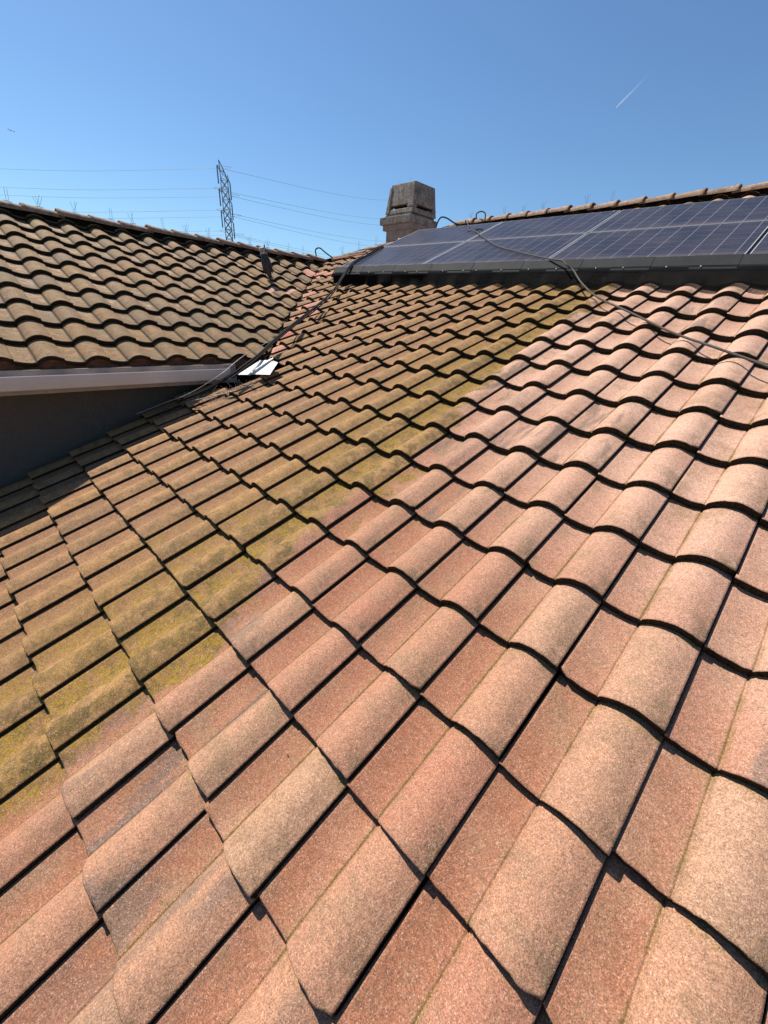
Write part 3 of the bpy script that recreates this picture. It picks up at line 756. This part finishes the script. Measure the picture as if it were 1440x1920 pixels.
for i in range(-1, 12):
    y = 0.543 + .343 * i + .22 + rng.uniform(-.05, .05)
    spike((XR, y, ZW + .113), math.pi / 2, 'bird spikes on the left ridge', 'thin forked wire bird spike on the ridge of the left slope')
for i in (1, 2, 3):
    p = Vector((XR + .12, 5.14, ZW + .05)) + hd * (.325 * i - .12) + Vector((0, 0, .085))
    spike(p, math.pi / 4, 'bird spikes on the sloping ridge', 'thin forked wire bird spike on the sloping ridge left of the chimney')
for i in (-9, -7, -6, -5, -3, -2):
    spike((hx + .343 * i - .12, YR, ZM + .115), 0, 'bird spikes on the right ridge', 'thin forked wire bird spike on the ridge above the solar panels')
for k in range(2):
    spike((-7.2 + .30 * k, y0 + .12, 3.785), 0, 'bird spikes on the chimney', 'thin forked wire bird spike on top of the chimney hood', .7)

# ------------------------------------------------------------------ owl decoy
g = N('decoy_plumage'); tcn = g.n('ShaderNodeTexCoord').outputs['Object']
vo = g.n('ShaderNodeTexVoronoi'); g.set(vo.inputs['Vector'], g.vmath('MULTIPLY', tcn, (1, 1, .6))); vo.inputs['Scale'].default_value = 55
sp_ = g.ramp(vo.outputs['Distance'], 0.25, 0.45, 1, 0)
M_owl = g.fin(g.mix(g.math('MULTIPLY', sp_, 0.45), (0.030, 0.024, 0.028), (0.23, 0.18, 0.17)), 0.55)
M_owlface = plain('decoy_white_face', (0.55, 0.54, 0.55), 0.5, var=0.5, scale=40)
M_eye = plain('decoy_eye', (0.01, 0.01, 0.01), 0.15)
M_beak = plain('decoy_beak', (0.55, 0.42, 0.12), 0.4)
foot = Vector((-5.865, 3.142, 1.66)); topv = Vector((-5.955, 3.085, 2.055))
zax = (topv - foot).normalized(); xf = Vector((.75, -.65, 0)); xax = (xf - zax * xf.dot(zax)).normalized(); yax = zax.cross(xax)
M = Matrix.Identity(4)
for i in range(3): M[i][0] = xax[i]; M[i][1] = yax[i]; M[i][2] = zax[i]; M[i][3] = foot[i]
owl = tag(empty('owl_decoy', mat=M), 'dark speckled owl decoy with a white face perched on the left slope', 'owl decoy')
mb = MB(); rings = []
for z, a, b, off in ((.0, .018, .016, -.01), (.03, .030, .026, -.012), (.08, .046, .040, -.008), (.14, .060, .054, 0), (.20, .068, .062, .004), (.255, .066, .060, .004), (.295, .052, .05, .003), (.32, .045, .045, .004), (.34, .035, .036, .004)):
    rings.append([Vector((off + a * math.cos(t), b * math.sin(t), z)) for t in np.linspace(0, 2 * math.pi, 17)[:-1]])
mb.ring_stack(rings)
for sg in (-1, 1):   # folded wings
    mb.ball((-.012, sg * .052, .17), (.040, .018, .105), 12, 8)
mb.ball((-.045, 0, .02), (.018, .030, .075), 12, 8, rot=Matrix.Rotation(R(18), 3, 'Y'))   # tail
mb.build('body', M_owl, owl)
mb = MB(); mb.ball((.012, 0, .365), (.050, .054, .046), 16, 10)
for sg in (-1, 1): mb.tube([(.02, sg * .032, .39), (.015, sg * .043, .42), (.01, sg * .046, .437)], [.016, .009, .002], 8)
mb.build('head', M_owl, owl)
mb = MB()
for sg in (-1, 1): mb.ball((.050, sg * .022, .372), (.014, .023, .027), 12, 8)
mb.ball((.040, 0, .333), (.028, .040, .014), 12, 6)
mb.ball((.0, 0, .322), (.056, .058, .012), 14, 6)
mb.build('face', M_owlface, owl)
for sg in (-1, 1):
    mb = MB(); mb.ball((.062, sg * .022, .374), (.006, .010, .010), 10, 6); mb.build('eye', M_eye, owl)
mb = MB(); mb.tube([(.060, 0, .368), (.070, 0, .358), (.066, 0, .345)], [.008, .006, .001], 8); mb.build('beak', M_beak, owl)
for sg in (-1, 1):
    mb = MB()
    for a in (-.4, 0, .4): mb.tube([(.0, sg * .02, .006), (.03 * math.cos(a), sg * .02 + .03 * math.sin(a), -.006)], [.006, .003], 6)
    mb.build('foot', M_beak, owl)

# ------------------------------------------------------------------ transmission tower and wires
def dirpx(px, py):
    d = RX * ((px - 720) / 754.8) + RY * ((py - 960) / 754.8) + RZ
    return d
def world_at(px, py, horiz):
    d = dirpx(px, py); return CAM + d * (horiz / math.hypot(d.x, d.y))
GZ = -4.6
base = Vector((-102.65, 50.9, GZ)); topz = 29.1
tower = tag(empty('lattice_pylon', base), 'dark steel lattice pylon rising behind the left ridge', 'pylon')
vd = Vector((-102.65, 50.9, 0)).normalized(); sdv = Vector((vd.y, -vd.x, 0))   # view direction and sideways (to the right)
H = topz - GZ; Hb = H - 3.3
def tw(z):   # half width of the shaft at height z above base
    return 0.70 + max(0, (12 - z)) * .13
legs = MB(); brace = MB(); horiz = MB()
nseg = 17; zs = [Hb * i / nseg for i in range(nseg + 1)]
def corner(z, i):
    hw_ = tw(z); a, b = ((-1, -1), (1, -1), (1, 1), (-1, 1))[i % 4]; return sdv * (a * hw_) + vd * (b * hw_ * .9) + Vector((0, 0, z))
for i in range(4):
    mb = MB(); mb.tube([corner(z, i) for z in zs], .085, 4, smooth=False); mb.build('leg', M_steel, tower)
for z0, z1 in zip(zs, zs[1:]):
    for i in range(4):
        brace.tube([corner(z0, i), corner(z1, i + 1)], .055, 4, smooth=False); brace.tube([corner(z0, i + 1), corner(z1, i)], .055, 4, smooth=False)
        brace.tube([corner(z1, i), corner(z1, i + 1)], .05, 4, smooth=False)
brace.build('bracing', M_steel, tower)
pk = MB(); apex = Vector((0, 0, H)) - sdv * 0.8 + vd * .2
for i in range(4): pk.tube([corner(Hb, i), corner(Hb, i) * .35 + apex * .65 + sdv * .1, apex], .08, 4, smooth=False)
for i in range(4):
    a_ = corner(Hb, i).lerp(apex, .45); b2 = corner(Hb, i + 1).lerp(apex, .45); pk.tube([a_, b2], .05, 4, smooth=False); pk.tube([corner(Hb, i + 1), a_], .05, 4, smooth=False)
pk.build('peak', M_steel, tower)
# wires: pixel heights left of the tower, at the tower, and to the right -> attachment heights in metres
att = []; specs = [(316, 315.5, 317, 375, 0), (350, 353, 357, 410, -1), (365, 368.5, 368.5, 422, 1), (393, 394, 398, 452, -1), (405, 406, 407, 463, 1), (430, 433, 437, 492, -1), (437, 441, 444, 498, 1)]
for n_, (yl, yt, yt2, yr, side) in enumerate(specs):
    if side:
        z = world_at(421 + n_ * 3, yt if side < 0 else yt2, 115).z - GZ
        dx = side * 1.18; tip = vd * (side * 3.0) + sdv * dx + Vector((0, 0, z + 3.0)); arm = MB()
        for i in ((0, 3) if side < 0 else (1, 2)):
            arm.tube([corner(z + 3.7, i), tip], .05, 4, smooth=False); arm.tube([corner(z + 2.9, i), tip], .05, 4, smooth=False)
        am = arm.build('crossarm', M_steel, tower)
        ins = MB(); ins.tube([tip + Vector((0, 0, -3.0 * k / 20)) for k in range(21)], [.10 if k % 2 else .17 for k in range(21)], 6)
        ins.build('insulator', M_steel, am)
wl = ['topmost overhead wire running to the tip of the pylon', 'second overhead wire from the top, faint against the sky', 'third overhead wire from the top, just under the second',
      'fourth overhead wire from the top, midway down the pylon', 'fifth overhead wire from the top, just under the fourth', 'sixth overhead wire, low above the left ridge', 'lowest overhead wire, skimming the ridge behind the decoy']
M_line = plain('power_line_metal', (0.22, 0.25, 0.29), 0.5)
for (yl, yt, yt2, yr, side), lab in zip(specs, wl):
    tx = (411 if side < 0 else 428 if side > 0 else 419) + (yt - 330) * .115
    P0 = world_at(-60, yl - 2, 185); P1 = world_at(tx, yt, 115 + side * 3.0); P2 = world_at(tx + 3, yt2, 115 + side * 3.0); P3 = world_at(715, yr, 210)
    P4 = P3 + (P3 - P2) * .5 + Vector((0, 0, 4))
    mid = P0.lerp(P1, .5) + Vector((0, 0, -.6)); mid2 = P2.lerp(P3, .5) + Vector((0, 0, -.8))
    pts = spline([P0, mid, P1, P2, mid2, P3, P4], 8)
    mb = MB(); mb.tube(pts, .028, 5); tag(mb.build('power_line', M_line), lab, 'power line', 'overhead power lines')

# ------------------------------------------------------------------ airliner and contrail
M_plane = plain('airliner_paint', (0.45, 0.55, 0.66), 0.5)
p = world_at(22, 245, 3900); pd = (world_at(32, 249, 1900) - world_at(12, 243, 1900)).normalized()
upv = Vector((0, 0, 1)); lat = upv.cross(pd).normalized(); upv = pd.cross(lat)
M = Matrix.Identity(4)
for i in range(3): M[i][0] = pd[i]; M[i][1] = lat[i]; M[i][2] = upv[i]; M[i][3] = p[i]
pl = tag(empty('airliner', mat=M), 'tiny distant aircraft in the sky at the upper left', 'aircraft')
mb = MB(); mb.tube([(-17, 0, .6), (-10, 0, 0), (8, 0, 0), (14, 0, 0), (17, 0, -.4)], [.4, 1.8, 1.9, 1.6, .3], 10); mb.build('fuselage', M_plane, pl)
for sg in (-1, 1):
    mb = MB(); mb.add([(3, sg * 1.5, -.8), (-3, sg * 1.5, -.8), (-9, sg * 16, .8), (-7.5, sg * 16, .8), (3, sg * 1.5, -.3), (-3, sg * 1.5, -.3), (-9, sg * 16, 1), (-7.5, sg * 16, 1)], [(0, 1, 2, 3), (7, 6, 5, 4), (0, 4, 5, 1), (1, 5, 6, 2), (2, 6, 7, 3), (3, 7, 4, 0)]); mb.build('wing', M_plane, pl)
mb = MB(); mb.add([(-12, -.2, 1), (-16, -.2, 1), (-18, -.2, 6), (-16, -.2, 6), (-12, .2, 1), (-16, .2, 1), (-18, .2, 6), (-16, .2, 6)], [(0, 1, 2, 3), (7, 6, 5, 4), (0, 4, 5, 1), (1, 5, 6, 2), (2, 6, 7, 3), (3, 7, 4, 0)]); mb.build('tail_fin', M_plane, pl)

g = N('contrail_ice'); tcn = g.n('ShaderNodeTexCoord').outputs['Generated']
ua = g.xyz(g.n('ShaderNodeAttribute', attribute_name='along').outputs['Vector'])[0]
tr = g.n('ShaderNodeBsdfTransparent'); df = g.n('ShaderNodeBsdfDiffuse'); df.inputs[0].default_value = (.95, .95, .95, 1)
tl = g.n('ShaderNodeBsdfTranslucent'); tl.inputs[0].default_value = (.95, .95, .95, 1)
add = g.n('ShaderNodeMixShader'); add.inputs[0].default_value = .5; g.t.links.new(df.outputs[0], add.inputs[1]); g.t.links.new(tl.outputs[0], add.inputs[2])
mx = g.n('ShaderNodeMixShader'); g.set(mx.inputs[0], g.math('POWER', g.ramp(ua, 0.0, 1.0, 0.62, 0.0, False), 2.2))
g.t.links.new(tr.outputs[0], mx.inputs[1]); g.t.links.new(add.outputs[0], mx.inputs[2]); g.t.links.new(mx.outputs[0], g.out.inputs[0])
A = world_at(1155, 202, 5200); B = world_at(1228, 128, 6200); mb = MB(); n = 24
pts = [A.lerp(B, i / n) for i in range(n + 1)]; mb.tube(pts, [2.2 + 2.5 * min(1, i / 3) + 4 * i / n for i in range(n + 1)], 8, caps=False)
ct = mb.build('contrail', g.m); at = ct.data.attributes.new('along', 'FLOAT_VECTOR', 'POINT')
at.data.foreach_set('vector', [k for i in range(n + 1) for _ in range(8) for k in (i / n, 0, 0)])
tag(ct, 'short white contrail in the blue sky at the upper right', 'contrail', kind='stuff')

# ------------------------------------------------------------------ ground
gm = plain('dry_ground', (0.12, 0.13, 0.06), 0.95, var=0.5, scale=.2)
mb = MB(); mb.add([(-9000, -9000, GZ), (9000, -9000, GZ), (9000, 9000, GZ), (-9000, 9000, GZ)], [(0, 1, 2, 3)])
tag(mb.build('ground', gm), 'flat dry ground around the house, hidden below the roof', kind='structure')
for o in bpy.data.objects:
    if o.parent is None and 'kind' not in o and 'category' in o: o['kind'] = 'thing'
